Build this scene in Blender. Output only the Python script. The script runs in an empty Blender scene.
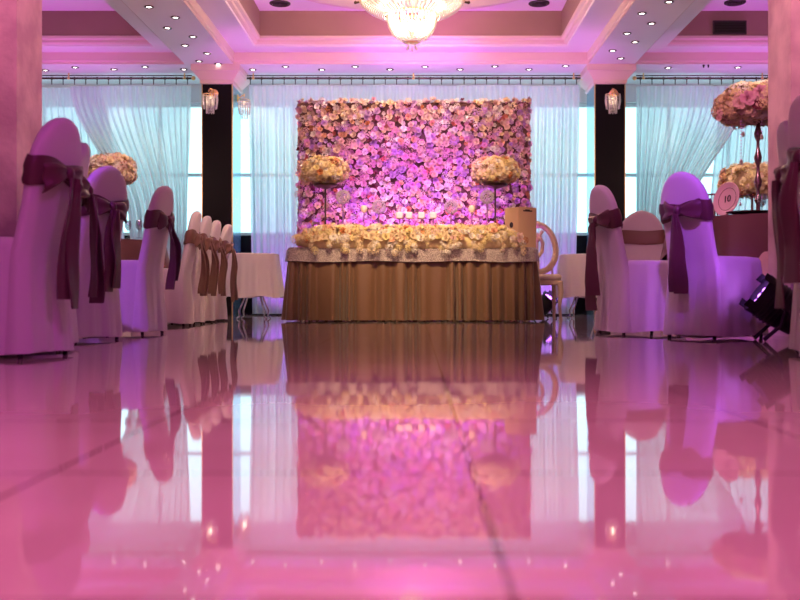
import bpy, math, random
import numpy as np
from mathutils import Vector, Matrix, Euler
PI = math.pi
sc = bpy.context.scene
C = sc.collection
R = math.radians

# ------------------------------------------------------------------ camera, world, lights, exposure
cam = bpy.data.cameras.new('camera'); co = bpy.data.objects.new('camera', cam); C.objects.link(co)
co.location = (0, 0, .25); co.rotation_euler = (R(90), 0, 0)
cam.sensor_width = 36; cam.lens = 45.0
cam.shift_x = -17/800; cam.shift_y = -3/800
cam.clip_start = .02
cam.dof.use_dof = True; cam.dof.focus_distance = 9.6; cam.dof.aperture_fstop = 3.2
sc.camera = co
sc.view_settings.view_transform = 'Standard'; sc.view_settings.look = 'None'
sc.view_settings.gamma = 1.0; sc.view_settings.exposure = 0.0
sc.view_settings.use_curve_mapping = False

w = bpy.data.worlds.new('world'); sc.world = w; w.use_nodes = True
bg = w.node_tree.nodes['Background']; bg.inputs[0].default_value = (.47, .92, 1.0, 1); bg.inputs[1].default_value = 2.75

def lamp(name, kind, loc, target, col, power, size=.3, angle=60, blend=.6, parent=None, sy=None):
    d = bpy.data.lights.new(name, kind); d.energy = power; d.color = col
    if kind == 'AREA':
        d.size = size
        if sy: d.shape = 'RECTANGLE'; d.size_y = sy
    else:
        d.shadow_soft_size = size
    if kind == 'SPOT': d.spot_size = R(angle); d.spot_blend = blend
    o = bpy.data.objects.new(name, d); C.objects.link(o); o.location = loc
    if target is not None:
        v = Vector(target) - Vector(loc)
        o.rotation_euler = v.to_track_quat('-Z', 'Y').to_euler()
    if parent: o.parent = parent
    return o

MAG = (1, .22, .72); VIO = (.45, .10, 1.0); PINK = (1, .34, .62); WARM = (1, .72, .45)
# colour wash of the hall, from the side where the camera stands
lamp('hall_wash', 'AREA', (0, -1.5, 2.8), (0, 7, .6), (.72, .07, .72), 52, 4, sy=1.2)
fw = lamp('floor_wash', 'AREA', (0, 1.6, 3.2), (0, 1.5, 0), (1, .23, .44), 46, 3.4, sy=3); fw.data.spread = R(75)
# upward spots added in mid-air to brighten the ceiling
for X, Y in ((-2.3, 6.9), (2.2, 7.1), (-4.5, 7.5), (4.6, 7.5), (0, 6.2)):
    lamp('ceiling_fill_spot', 'SPOT', (X, Y, 2.3), (X*.95, Y+3.6, 3.7), (1, .60, .52), 85, .25, 130, 1)
# violet spots thrown across the guest chairs
lamp('violet_spot_right', 'SPOT', (.9, 3.6, 2.9), (1.74, 6.05, .68), VIO, 420, .08, 17, .9)
lamp('violet_spot_left', 'SPOT', (-2.7, 3.2, 2.9), (-1.95, 5.8, .78), VIO, 330, .08, 15, .9)
lamp('magenta_spot_left', 'SPOT', (.5, 2.6, 2.9), (-1.6, 4.6, .4), (.62, .05, .72), 75, .1, 36, .9)
# pink washes grazing the near plaster pillars
lamp('pillar_wash_left', 'SPOT', (-1.2, 4.6, 2.9), (-2.45, 6.2, 2.0), (1, .33, .52), 230, .15, 60, 1)
lamp('pillar_wash_right', 'SPOT', (1.2, 4.9, 2.9), (2.4, 6.4, 1.9), (1, .40, .50), 240, .15, 60, 1)
# violet spots added in mid-air to rake the ceiling coffers
for X in (-4.6, -1.6, 0, 1.5, 4.4):
    lamp('ceiling_uplight', 'SPOT', (X, 12.2, 1.9 if X else 2.7), (X, 12.85, 3.6), (.80, .14, 1.0), 90, .1, 110, .9)
# magenta LED bars on the floor behind the head table, lighting the flower wall
for X in (-.98, -.5, 0, .5, .92):
    lamp('flower_wall_uplight', 'SPOT', (X, 10.98, .55), (X, 11.4, 1.7), (.66, .10, 1.0), 40, .08, 115, .9)
lamp('flower_wall_spot', 'SPOT', (0, 7.6, 3.2), (-.02, 11.35, 1.35), (.60, .11, 1.0), 950, .15, 33, 1)
for X in (-.97, .83): lamp('flower_pin_spot', 'SPOT', (X*.9, 8.7, 3.2), (X, 10.42, 1.6), (1, .68, .34), 170, .04, 19, .7)
# purple uplights at the foot of the sheers either side
for X in (-1.75, 1.72, -4.0, 4.2):
    lamp('curtain_uplight', 'SPOT', (X, 12.9, .12), (X, 13.7, .9), (.55, .12, 1.0), 75 if abs(X) < 2 else 30, .06, 110, .9)
# warm face light on the head table and flower wall
lamp('table_spot', 'SPOT', (-.3, 7.6, 3.2), (-.05, 10.1, .95), (1, .68, .38), 740, .12, 44, .8)
lamp('wall_top_spot', 'SPOT', (-.05, 9.2, 3.25), (-.05, 11.35, 2.3), (1, .62, .46), 120, .12, 80, .9)
lamp('row_spot', 'SPOT', (-1.0, 6.6, 3.2), (-2.1, 9.6, .6), (1, .60, .44), 170, .12, 34, .7)
lamp('right_row_spot', 'SPOT', (.2, 5.4, 3.2), (1.5, 7.0, .5), (.9, .35, .70), 100, .12, 40, .8)
for a, b_ in (((2.0, 6.9, 3.2), (2.65, 7.5, 1.75)), ((-2.4, 8.6, 3.2), (-3.07, 10.05, 1.6)), ((2.6, 9.2, 3.2), (3.6, 10.7, 1.5))): lamp('flower_pin_spot', 'SPOT', a, b_, (1, .74, .55), 130, .05, 28, .8)

# ------------------------------------------------------------------ materials
def mat(name, col, rough=.6, metal=0, bump=0, bscale=30, var=0, vscale=6, emis=None, estr=0, sheen=0, spec=None, aniso=None, col2=None):
    m = bpy.data.materials.new(name); m.use_nodes = True
    nt = m.node_tree; b = nt.nodes['Principled BSDF']
    b.inputs['Base Color'].default_value = (*col, 1)
    b.inputs['Roughness'].default_value = rough; b.inputs['Metallic'].default_value = metal
    if spec is not None: b.inputs['Specular IOR Level'].default_value = spec
    if sheen: b.inputs['Sheen Weight'].default_value = sheen
    if emis: b.inputs['Emission Color'].default_value = (*emis, 1); b.inputs['Emission Strength'].default_value = estr
    tc = nt.nodes.new('ShaderNodeTexCoord')
    if var or col2:
        n = nt.nodes.new('ShaderNodeTexNoise'); n.inputs['Scale'].default_value = vscale; n.inputs['Detail'].default_value = 6
        nt.links.new(tc.outputs['Object'], n.inputs['Vector'])
        r = nt.nodes.new('ShaderNodeValToRGB')
        r.color_ramp.elements[0].position = .35; r.color_ramp.elements[1].position = .65
        c2 = col2 if col2 else tuple(c*(1-var) for c in col)
        r.color_ramp.elements[0].color = (*c2, 1); r.color_ramp.elements[1].color = (*col, 1)
        nt.links.new(n.outputs['Fac'], r.inputs[0]); nt.links.new(r.outputs[0], b.inputs['Base Color'])
    if bump:
        n = nt.nodes.new('ShaderNodeTexNoise'); n.inputs['Scale'].default_value = bscale; n.inputs['Detail'].default_value = 4
        nt.links.new(tc.outputs['Object'], n.inputs['Vector'])
        bp = nt.nodes.new('ShaderNodeBump'); bp.inputs['Strength'].default_value = bump; bp.inputs['Distance'].default_value = .02
        nt.links.new(n.outputs['Fac'], bp.inputs['Height']); nt.links.new(bp.outputs[0], b.inputs['Normal'])
    return m

def sheer_mat(name, col, transp, trans):
    m = bpy.data.materials.new(name); m.use_nodes = True; nt = m.node_tree; nt.nodes.clear()
    out = nt.nodes.new('ShaderNodeOutputMaterial')
    d = nt.nodes.new('ShaderNodeBsdfDiffuse'); d.inputs[0].default_value = (*col, 1)
    t = nt.nodes.new('ShaderNodeBsdfTranslucent'); t.inputs[0].default_value = (*col, 1)
    tr = nt.nodes.new('ShaderNodeBsdfTransparent'); tr.inputs[0].default_value = (1, 1, 1, 1)
    a = nt.nodes.new('ShaderNodeMixShader'); a.inputs[0].default_value = trans
    b = nt.nodes.new('ShaderNodeMixShader'); b.inputs[0].default_value = transp
    nt.links.new(d.outputs[0], a.inputs[1]); nt.links.new(t.outputs[0], a.inputs[2])
    nt.links.new(a.outputs[0], b.inputs[1]); nt.links.new(tr.outputs[0], b.inputs[2])
    lw = nt.nodes.new('ShaderNodeLayerWeight'); lw.inputs[0].default_value = .5
    mr = nt.nodes.new('ShaderNodeMapRange'); mr.inputs[1].default_value = .0; mr.inputs[2].default_value = .55; mr.inputs[3].default_value = transp; mr.inputs[4].default_value = .0
    nt.links.new(lw.outputs['Facing'], mr.inputs[0]); nt.links.new(mr.outputs[0], b.inputs[0])
    nt.links.new(b.outputs[0], out.inputs[0])
    return m

def glass_mat(name, tint=(1, 1, 1)):
    m = bpy.data.materials.new(name); m.use_nodes = True; nt = m.node_tree; nt.nodes.clear()
    out = nt.nodes.new('ShaderNodeOutputMaterial')
    tr = nt.nodes.new('ShaderNodeBsdfTransparent'); tr.inputs[0].default_value = (*tint, 1)
    g = nt.nodes.new('ShaderNodeBsdfGlossy'); g.inputs['Roughness'].default_value = .03
    mx = nt.nodes.new('ShaderNodeMixShader'); mx.inputs[0].default_value = .1
    nt.links.new(tr.outputs[0], mx.inputs[1]); nt.links.new(g.outputs[0], mx.inputs[2]); nt.links.new(mx.outputs[0], out.inputs[0])
    return m

def crystal_mat():
    m = bpy.data.materials.new('crystal'); m.use_nodes = True; nt = m.node_tree; nt.nodes.clear()
    out = nt.nodes.new('ShaderNodeOutputMaterial')
    t = nt.nodes.new('ShaderNodeBsdfTranslucent'); t.inputs[0].default_value = (.95, .9, .85, 1)
    g = nt.nodes.new('ShaderNodeBsdfGlossy'); g.inputs['Roughness'].default_value = .12
    d = nt.nodes.new('ShaderNodeBsdfDiffuse'); d.inputs[0].default_value = (.85, .8, .76, 1)
    a = nt.nodes.new('ShaderNodeMixShader'); a.inputs[0].default_value = .5
    b = nt.nodes.new('ShaderNodeMixShader'); b.inputs[0].default_value = .35
    nt.links.new(d.outputs[0], a.inputs[1]); nt.links.new(t.outputs[0], a.inputs[2])
    nt.links.new(a.outputs[0], b.inputs[1]); nt.links.new(g.outputs[0], b.inputs[2]); nt.links.new(b.outputs[0], out.inputs[0])
    return m

def floor_mat():
    m = mat('polished_tile', (.62, .43, .43), .05)
    nt = m.node_tree; b = nt.nodes['Principled BSDF']
    tc = nt.nodes.new('ShaderNodeTexCoord'); mp = nt.nodes.new('ShaderNodeMapping')
    mp.inputs['Location'].default_value = (-.08+6.0, -.22+6.0, 0)
    br = nt.nodes.new('ShaderNodeTexBrick'); br.offset = 0; br.squash = 1
    br.inputs['Scale'].default_value = 1; br.inputs['Brick Width'].default_value = .6; br.inputs['Row Height'].default_value = .6
    br.inputs['Mortar Size'].default_value = .0042; br.inputs['Mortar Smooth'].default_value = .3
    br.inputs['Color1'].default_value = (.56, .46, .46, 1); br.inputs['Color2'].default_value = (.53, .44, .44, 1)
    br.inputs['Mortar'].default_value = (.20, .12, .13, 1)
    nt.links.new(tc.outputs['Object'], mp.inputs[0]); nt.links.new(mp.outputs[0], br.inputs['Vector'])
    n = nt.nodes.new('ShaderNodeTexNoise'); n.inputs['Scale'].default_value = 2.2; n.inputs['Detail'].default_value = 8
    nt.links.new(tc.outputs['Object'], n.inputs['Vector'])
    mx = nt.nodes.new('ShaderNodeMix'); mx.data_type = 'RGBA'; mx.blend_type = 'MULTIPLY'
    r = nt.nodes.new('ShaderNodeValToRGB'); r.color_ramp.elements[0].position = .3; r.color_ramp.elements[1].position = .7
    r.color_ramp.elements[0].color = (.86, .84, .83, 1); r.color_ramp.elements[1].color = (1, 1, 1, 1)
    nt.links.new(n.outputs['Fac'], r.inputs[0])
    mx.inputs[0].default_value = 1
    nt.links.new(br.outputs['Color'], mx.inputs[6]); nt.links.new(r.outputs[0], mx.inputs[7]); nt.links.new(mx.outputs[2], b.inputs['Base Color'])
    rr = nt.nodes.new('ShaderNodeMapRange'); rr.inputs[3].default_value = .02; rr.inputs[4].default_value = .05
    nt.links.new(n.outputs['Fac'], rr.inputs[0]); nt.links.new(rr.outputs[0], b.inputs['Roughness'])
    rm = nt.nodes.new('ShaderNodeMath'); rm.operation = 'MULTIPLY'; rm.inputs[1].default_value = -.8
    b.inputs['IOR'].default_value = 1.6
    return m

M = {}
M['floor'] = floor_mat()
M['bulb_dim'] = mat('sconce_bulb', (1, .9, .7), .3, emis=(1, .72, .42), estr=.25)
M['ceil'] = mat('ceiling_paint', (.78, .70, .70), .7)
M['band'] = mat('ceiling_band_paint', (.34, .20, .17), .75, var=.08, vscale=2)
M['cornice'] = mat('cornice_paint', (.70, .53, .47), .6)
M['plaster'] = mat('mottled_plaster', (.74, .52, .55), .75, bump=.3, bscale=14, col2=(.50, .31, .38), vscale=4)
M['wallwhite'] = mat('wall_paint', (.72, .70, .70), .8)
M['black'] = mat('black_panel', (.006, .004, .006), .3, spec=.12)
M['pilw'] = mat('pillar_side_glass_window_blue', (.22, .55, .70), .22, .75)  # blue reflection of the windows put into the base colour
M['frame'] = mat('window_frame_paint', (.75, .8, .8), .5)
M['glass'] = glass_mat('window_glass')
M['sheer'] = sheer_mat('sheer_voile', (.68, .75, .77), .24, .46)
M['rod'] = mat('dark_bronze', (.09, .06, .045), .35, .8)
M['gold'] = mat('gold', (.85, .55, .22), .28, 1)
M['cover'] = mat('chair_cover_cloth', (.80, .74, .76), .75, bump=.12, bscale=9, sheen=.3)
M['satin'] = mat('mauve_satin', (.135, .045, .06), .42, bump=.15, bscale=12, sheen=.05)
M['taupe'] = mat('taupe_satin_warm_lit', (.24, .125, .09), .42, bump=.15, bscale=12)  # same sash satin, with warm light put into the colour
M['brown'] = mat('brown_satin', (.155, .078, .04), .5, bump=.08, bscale=10, sheen=.2)
M['overlay'] = mat('overlay_satin', (.13, .045, .055), .45, bump=.1, bscale=8, sheen=.1)
M['white_cloth'] = mat('white_cloth', (.80, .74, .74), .8, bump=.1, bscale=9, sheen=.2)
M['beige_cloth'] = mat('beige_cloth', (.62, .42, .38), .7, bump=.1, bscale=9, sheen=.2)
M['leg'] = mat('dark_chair_leg', (.02, .015, .015), .4)
M['chrome'] = mat('chrome', (.75, .72, .72), .15, 1)
M['throne'] = mat('cream_carved_wood', (.62, .45, .33), .5, bump=.3, bscale=60)
M['cushion'] = mat('cream_cushion', (.70, .58, .45), .8)
M['box'] = mat('beige_card_box', (.60, .38, .24), .7, var=.06)
M['ink'] = mat('dark_ink', (.02, .012, .012), .6)
M['device'] = mat('black_device', (.012, .011, .014), .32)
M['lens'] = mat('violet_led_lens', (.2, .05, .3), .2, emis=(.55, .16, 1.0), estr=7)
M['lamp'] = mat('lamp_lens', (1, 1, 1), .3, emis=(1, .88, .80), estr=10)
M['bulb'] = mat('warm_bulb', (1, .9, .7), .3, emis=(1, .72, .42), estr=14)
M['ring'] = mat('lamp_ring', (.14, .10, .10), .4, .5)
M['vent'] = mat('dark_vent', (.04, .025, .025), .6)
M['crystal'] = crystal_mat()
M['candle'] = mat('ivory_wax', (.88, .72, .52), .6)
M['charger'] = mat('pink_plate', (.75, .52, .55), .25)
M['green'] = mat('moss_green', (.16, .15, .05), .8)
PET = {
 'cream': (.88, .70, .46), 'white': (.90, .83, .75), 'peach': (.82, .44, .28), 'pink': (.80, .42, .54),
 'mauve': (.62, .38, .66), 'coral': (.74, .20, .16), 'burgundy': (.22, .03, .06), 'orange': (.60, .22, .08), 'lemon': (.88, .72, .36), 'blush': (.82, .55, .50)}
for k, c in PET.items(): M['p_'+k] = mat(k+'_petal', c, .65, var=.22, vscale=22)

def lace():
    m = mat('sequin_lace', (.7, .6, .55), .35, .2)
    nt = m.node_tree; b = nt.nodes['Principled BSDF']
    tc = nt.nodes.new('ShaderNodeTexCoord'); v = nt.nodes.new('ShaderNodeTexVoronoi'); v.inputs['Scale'].default_value = 120
    nt.links.new(tc.outputs['Object'], v.inputs['Vector'])
    r = nt.nodes.new('ShaderNodeValToRGB')
    r.color_ramp.elements[0].position = .2; r.color_ramp.elements[0].color = (.66, .56, .54, 1)
    r.color_ramp.elements[1].position = .62; r.color_ramp.elements[1].color = (.26, .20, .21, 1)
    nt.links.new(v.outputs['Distance'], r.inputs[0]); nt.links.new(r.outputs[0], b.inputs['Base Color'])
    bp = nt.nodes.new('ShaderNodeBump'); bp.inputs['Strength'].default_value = .6; bp.inputs['Distance'].default_value = .01
    nt.links.new(v.outputs['Distance'], bp.inputs['Height']); nt.links.new(bp.outputs[0], b.inputs['Normal'])
    return m
M['lace'] = lace()

# ------------------------------------------------------------------ mesh helpers
class MB:
    def __init__(s): s.v = []; s.f = []; s.m = []
    def add(s, vs, fs, mi=0):
        k = len(s.v); s.v += [tuple(p) for p in vs]; s.f += [tuple(i+k for i in f) for f in fs]; s.m += [mi]*len(fs); return s
    def box(s, a, b, mi=0, T=None):
        (x0, y0, z0), (x1, y1, z1) = a, b
        vs = [(x0,y0,z0),(x1,y0,z0),(x1,y1,z0),(x0,y1,z0),(x0,y0,z1),(x1,y0,z1),(x1,y1,z1),(x0,y1,z1)]
        if T is not None: vs = [T @ Vector(p) for p in vs]
        return s.add(vs, [(0,3,2,1),(4,5,6,7),(0,1,5,4),(1,2,6,5),(2,3,7,6),(3,0,4,7)], mi)
    def loft(s, rings, closed=True, cap0=True, cap1=True, mi=0):
        n = len(rings[0]); vs = [p for r in rings for p in r]; fs = []
        for i in range(len(rings)-1):
            for j in range(n if closed else n-1):
                a = i*n+j; b = i*n+(j+1) % n; fs.append((a, b, b+n, a+n))
        if closed and cap0: fs.append(tuple(range(n-1, -1, -1)))
        if closed and cap1: fs.append(tuple(range((len(rings)-1)*n, len(rings)*n)))
        return s.add(vs, fs, mi)
    def lathe(s, prof, n=24, c=(0, 0, 0), mi=0, cap=True, sx=1, sy=1):
        rings = [[(c[0]+r*sx*math.cos(2*PI*j/n), c[1]+r*sy*math.sin(2*PI*j/n), c[2]+z) for j in range(n)] for r, z in prof]
        return s.loft(rings, True, cap, cap, mi)
    def tube(s, pts, rad, n=8, mi=0, sq=1.0):
        pts = [Vector(p) for p in pts]
        if not hasattr(rad, '__len__'): rad = [rad]*len(pts)
        rings = []; up = None
        for i, p in enumerate(pts):
            d = (pts[min(i+1, len(pts)-1)] - pts[max(i-1, 0)]).normalized()
            if up is None: up = Vector((0, 0, 1)) if abs(d.z) < .9 else Vector((1, 0, 0))
            sd = d.cross(up).normalized(); up = sd.cross(d).normalized()
            rings.append([tuple(p + sd*rad[i]*math.cos(2*PI*j/n) + up*rad[i]*sq*math.sin(2*PI*j/n)) for j in range(n)])
        return s.loft(rings, mi=mi)
    def ball(s, c, r, n=8, mi=0, sz=1):
        k = max(3, n//2+1)
        return s.lathe([(max(1e-4, r*math.sin(PI*i/k)), -r*sz*math.cos(PI*i/k)) for i in range(k+1)], n, c, mi)
    def grid(s, fn, nu, nv, mi=0):
        vs = [fn(i/nu, j/nv) for j in range(nv+1) for i in range(nu+1)]; fs = []
        for j in range(nv):
            for i in range(nu):
                a = j*(nu+1)+i; fs.append((a, a+1, a+nu+2, a+nu+1))
        return s.add(vs, fs, mi)
    def ribbon(s, pts, wid, side, th=.006, mi=0):
        """strip through pts, half width wid[i] along side[i], thickness th along the strip normal"""
        rings = []
        for i, p in enumerate(pts):
            p = Vector(p); sd = Vector(side[i]).normalized()
            d = (Vector(pts[min(i+1, len(pts)-1)]) - Vector(pts[max(i-1, 0)])).normalized(); nn = sd.cross(d).normalized()
            w_ = wid[i]; rings.append([tuple(p+sd*w_*a+nn*th*b) for a, b in ((-1, -.5), (-.5, -1.6), (0, -.4), (.5, -1.6), (1, -.5), (1, .5), (.5, -.4), (0, .9), (-.5, -.4), (-1, .5))])
        return s.loft(rings, mi=mi)
    def mesh(s, name, mats, smooth=True):
        me = bpy.data.meshes.new(name); me.from_pydata(s.v, [], s.f)
        for m in (mats if isinstance(mats, (list, tuple)) else [mats]): me.materials.append(m)
        me.polygons.foreach_set('material_index', s.m)
        if smooth: me.polygons.foreach_set('use_smooth', [True]*len(s.f))
        me.update(); return me
    def build(s, name, mats, parent=None, smooth=True, bevel=0, loc=None):
        me = s.mesh(name, mats, smooth)
        o = bpy.data.objects.new(name, me); C.objects.link(o)
        if parent: o.parent = parent
        if loc: o.location = loc
        if bevel:
            b = o.modifiers.new('b', 'BEVEL'); b.width = bevel; b.segments = 2; b.limit_method = 'ANGLE'
        if smooth:
            try: me.set_sharp_from_angle(angle=R(42))
            except Exception: pass
        return o

def tag(o, label, cat, group=None, kind=None):
    if label: o['label'] = label
    if cat: o['category'] = cat
    if group: o['group'] = group
    if kind: o['kind'] = kind
    return o
def thing(name, label, cat, loc, rz=0, group=None):
    o = bpy.data.objects.new(name, None); C.objects.link(o); o.empty_display_size = .1
    o.location = loc; o.rotation_euler = (0, 0, rz); return tag(o, label, cat, group)
def inst(name, me, parent, loc, rot=None, s=1):
    o = bpy.data.objects.new(name, me); C.objects.link(o); o.parent = parent; o.location = loc
    if rot is not None: o.rotation_euler = rot
    o.scale = (s, s, s) if not hasattr(s, '__len__') else s
    return o
def struct(o): o['kind'] = 'structure'; return o
ORD = ['first', 'second', 'third', 'fourth', 'fifth', 'sixth', 'seventh', 'eighth', 'ninth', 'tenth', 'eleventh']

# ------------------------------------------------------------------ room shell
ZS = 3.29; ZC = 3.87; YW = 14.3
b = MB().box((-6.5, -3, -.1), (6.5, YW+.3, 0)); struct(b.build('floor', M['floor'], smooth=False))

cz = MB()
# flat parts of the soffit
xs = [(-6.5, -3.03), (-2.40, 2.24), (2.84, 6.5)]
for a, b_ in ((-3.03, -2.40), (2.24, 2.84)): cz.box((a, -3, ZS), (b_, YW+.3, ZS+.1), 0)
for a, b_ in xs:
    cz.box((a, 13.06, ZS), (b_, YW+.3, ZS+.1), 0); cz.box((a, 8.2, ZS), (b_, 8.8, ZS+.1), 0); cz.box((a, -3, ZS), (b_, 3.6, ZS+.1), 0)
    for y0, y1 in ((3.6, 8.2), (8.8, 13.06)):
        prof = [(.004, ZS, 2), (.004, ZS+.03, 2), (.02, ZS+.045, 2), (.02, ZS+.15, 0), (.33, ZS+.15, 0), (.335, ZS+.175, 2), (.37, ZS+.19, 2), (.375, ZS+.22, 2), (.41, ZS+.235, 2), (.415, ZS+.265, 1), (.41, ZS+.28, 1), (.41, ZC, 0)]
        rings = [[(a+i, y0+i, z), (b_-i, y0+i, z), (b_-i, y1-i, z), (a+i, y1-i, z)] for i, z, _ in prof]
        for k in range(len(rings)-1):
            cz.loft([rings[k], rings[k+1]], True, False, False, (2 if k < 3 else prof[k][2]))  # lower face takes the darker cornice colour to tone down light falling there
        i = .41; cz.add([(a+i, y0+i, ZC), (b_-i, y0+i, ZC), (b_-i, y1-i, ZC), (a+i, y1-i, ZC)], [(0, 1, 2, 3)], 0)
cz.box((-6.6, -3.1, ZC+.02), (6.6, YW+.4, ZC+.1), 0)
struct(cz.build('ceiling', [M['ceil'], M['band'], M['cornice']], smooth=False))

struct(MB().box((-6.7, -3.1, 0), (-6.5, YW+.3, ZC)).build('wall_left', M['plaster'], smooth=False))
struct(MB().box((6.5, -3.1, 0), (6.7, YW+.3, ZC)).build('wall_right', M['plaster'], smooth=False))
struct(MB().box((-6.7, -3.3, 0), (6.7, -3.0, ZC)).build('wall_rear', M['plaster'], smooth=False))
wb = MB(); SILL = 1.13; HEAD = 3.03
wb.box((-6.5, YW, 0), (6.5, YW+.25, SILL), 1); wb.box((-6.5, YW, HEAD), (6.5, YW+.25, ZC), 0)
wins = [(-6.2, -2.86), (-2.62, 2.52), (2.76, 6.2)]
edges = [-6.5, -6.2, -2.86, -2.62, 2.52, 2.76, 6.2, 6.5]
for i in (0, 2, 4, 6): wb.box((edges[i], YW, SILL), (edges[i+1], YW+.25, HEAD), 0)
struct(wb.build('wall_back', [M['wallwhite'], M['black']], smooth=False))
for k, (a, b_) in enumerate(wins):
    f = MB(); t = .022
    n = max(2, round((b_-a)/.86))
    for i in range(n+1):
        x = a+(b_-a)*i/n; f.box((max(a, x-t), YW+.06, SILL), (min(b_, x+t), YW+.14, HEAD))
    for z in (SILL, 1.98, HEAD-.05): f.box((a, YW+.06, z), (b_, YW+.14, z+.045))
    win = bpy.data.objects.new('window_%d' % (k+1), None); C.objects.link(win); win.location = ((a+b_)/2, YW, SILL); struct(win)
    fo = f.build('window_frame', M['frame'], win, smooth=False, loc=(-(a+b_)/2, -YW, -SILL))
    MB().box((a, YW+.095, SILL), (b_, YW+.105, HEAD)).build('pane', M['glass'], win, smooth=False, loc=(-(a+b_)/2, -YW, -SILL))
# dark lower wall behind the far pillars
# near plaster pillars
struct(MB().box((-2.85, 6.07, 0), (-2.43, 6.48, ZS)).build('trim_1', M['plaster'], smooth=False)).name = 'pillar_left'
struct(MB().box((2.345, 6.27, 0), (2.77, 6.68, ZS)).build('trim_2', M['plaster'], smooth=False)).name = 'pillar_right'
# far pillars: black front, sides tinted window-blue, moulded capital
def far_pillar(name, x0, x1):
    r = bpy.data.objects.new(name, None); C.objects.link(r); r.location = ((x0+x1)/2, 13.16, 0); struct(r)
    h = (x1-x0)/2; zc = 3.05
    MB().box((-h, 0, 0), (h, .02, zc)).build('front_panel', M['black'], r, smooth=False)
    MB().box((-h, .02, 0), (h, .62, zc)).build('shaft', M['pilw'], r, smooth=False)
    MB().box((-h-.004, -.004, 0), (-h+.008, .03, zc)).box((h-.008, -.004, 0), (h+.004, .03, zc)).build('edge_trim', M['gold'], r, smooth=False)
    c = MB()
    prof = [(0, zc), (.02, zc+.01), (.02, zc+.05), (.10, zc+.15), (.12, zc+.16), (.12, ZS)]
    c.loft([[(-h-i, -i, z), (h+i, -i, z), (h+i, .62+i, z), (-h-i, .62+i, z)] for i, z in prof])
    c.build('capital', M['cornice'], r, smooth=False)
far_pillar('pillar_back_left', -2.83, -2.43)
far_pillar('pillar_back_right', 2.34, 2.74)

# ------------------------------------------------------------------ curtains and rods
def px(x, D): return (x-417)*D/1000
def pz(y, D): return .25+(297-y)*D/1000
ZR = 3.22; YC = 13.64
def curtain(label, keys, seed, nf, yoff=0, amp=.021):
    """keys: list of (z, xa, xb) from top to bottom"""
    rnd = random.Random(seed); ph = [rnd.uniform(0, 6.28) for _ in range(6)]
    nu = nf*10; nv = 26
    zt = keys[0][0]; zb = keys[-1][0]
    x0 = (keys[0][1]+keys[0][2])/2
    fr = [rnd.uniform(.75, 1.25) for _ in range(nf+2)]
    def fn(u, v):
        z = zt+(zb-zt)*v
        for i in range(len(keys)-1):
            if keys[i][0] >= z >= keys[i+1][0]-1e-9: break
        t = (keys[i][0]-z)/(keys[i][0]-keys[i+1][0]); t = t*t*(3-2*t) if len(keys) > 2 else t
        xa = keys[i][1]+(keys[i+1][1]-keys[i][1])*t; xb = keys[i][2]+(keys[i+1][2]-keys[i][2])*t
        uu = u*nf; k = int(min(uu, nf-1)); a = fr[k]*(1-(uu-k))+fr[k+1]*(uu-k)
        wv = math.sin(2*PI*uu+.9*math.sin(uu*.37+ph[0])+.5*v*math.sin(uu*.61+ph[1]))
        sq = (keys[0][2]-keys[0][1])/max(.05, xb-xa)
        A = amp*a*(.45+.65*min(1, v*3))*min(1.5, sq**.5)
        return (xa+(xb-xa)*u-x0 + .007*math.sin(uu*2.3+ph[2]+v*2), A*wv+.02*math.sin(uu*.5+ph[3]+v), z)
    o = MB().grid(fn, nu, nv).build('sheer_curtain', M['sheer'])
    o.location = (x0, YC+yoff, 0)
    return tag(o, label, 'curtain')
curtain('wide white sheer curtain hanging straight behind the flower wall', [(ZR-.085, px(249, YC), px(579, YC)), (.02, px(252, YC), px(574, YC))], 1, 42, 0, .03)
curtain('white sheer curtain swept towards the left black pillar, behind the taupe-sashed chair row', [(ZR-.085, -4.75, px(190, YC)), (1.3, -3.95, px(188, YC)-.02), (.02, -3.75, px(184, YC))], 2, 17, .03, .024)
curtain('white sheer curtain at the left edge, behind the low round flower ball', [(ZR-.085, -6.45, -4.3), (.02, -6.45, -3.9)], 3, 24, .17, .022)
curtain('white sheer curtain swept towards the right black pillar', [(ZR-.085, px(637, YC), 4.55), (1.3, px(638, YC), 3.72), (.02, px(640, YC), 3.6)], 4, 17, .03, .024)
curtain('white sheer curtain at the right edge, behind the candelabra flowers', [(ZR-.085, 4.2, 6.45), (.02, 3.9, 6.45)], 5, 24, .17, .022)
def rod(label, xa, xb, nring):
    t = thing('curtain_rod', label, 'curtain rod', ((xa+xb)/2, YC-.06, ZR+.0)); h = (xb-xa)/2
    MB().tube([(-h, 0, 0), (h, 0, 0)], .014, 10).build('rod', M['rod'], t)
    MB().tube([(-h, 0, .036), (h, 0, .036)], .008, 8).build('upper_rod', M['rod'], t)
    for sgn in (-1, 1):
        MB().ball((sgn*(h+.02), 0, 0), .03, 12).build('finial', M['gold'], t)
    for x in (-h+.1, 0, h-.1):
        MB().box((x-.008, -.008, -.005), (x+.008, .008, ZS-ZR)).ball((x, -.01, 0), .022, 8).build('bracket', M['gold'], t)
    rm = MB()
    for i in range(10): pass
    rm.tube([(.018*math.cos(q), 0, .018*math.sin(q)) for q in [2*PI*i/10 for i in range(11)]], .004, 5)
    rm.box((-.006, -.004, -.085), (.005, .004, -.016)); me = rm.mesh('curtain_ring', M['rod'])
    for i in range(nring):
        inst('curtain_ring', me, t, (-h+.06+(xb-xa-.12)*i/(nring-1), 0, 0))
rod('long dark curtain rod above the sheer behind the flower wall', px(246, YC-.06), px(581, YC-.06), 30)
rod('dark curtain rod left of the left black pillar', -6.4, px(192, YC-.06), 22)
rod('dark curtain rod right of the right black pillar', px(636, YC-.06), 6.4, 22)

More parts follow.
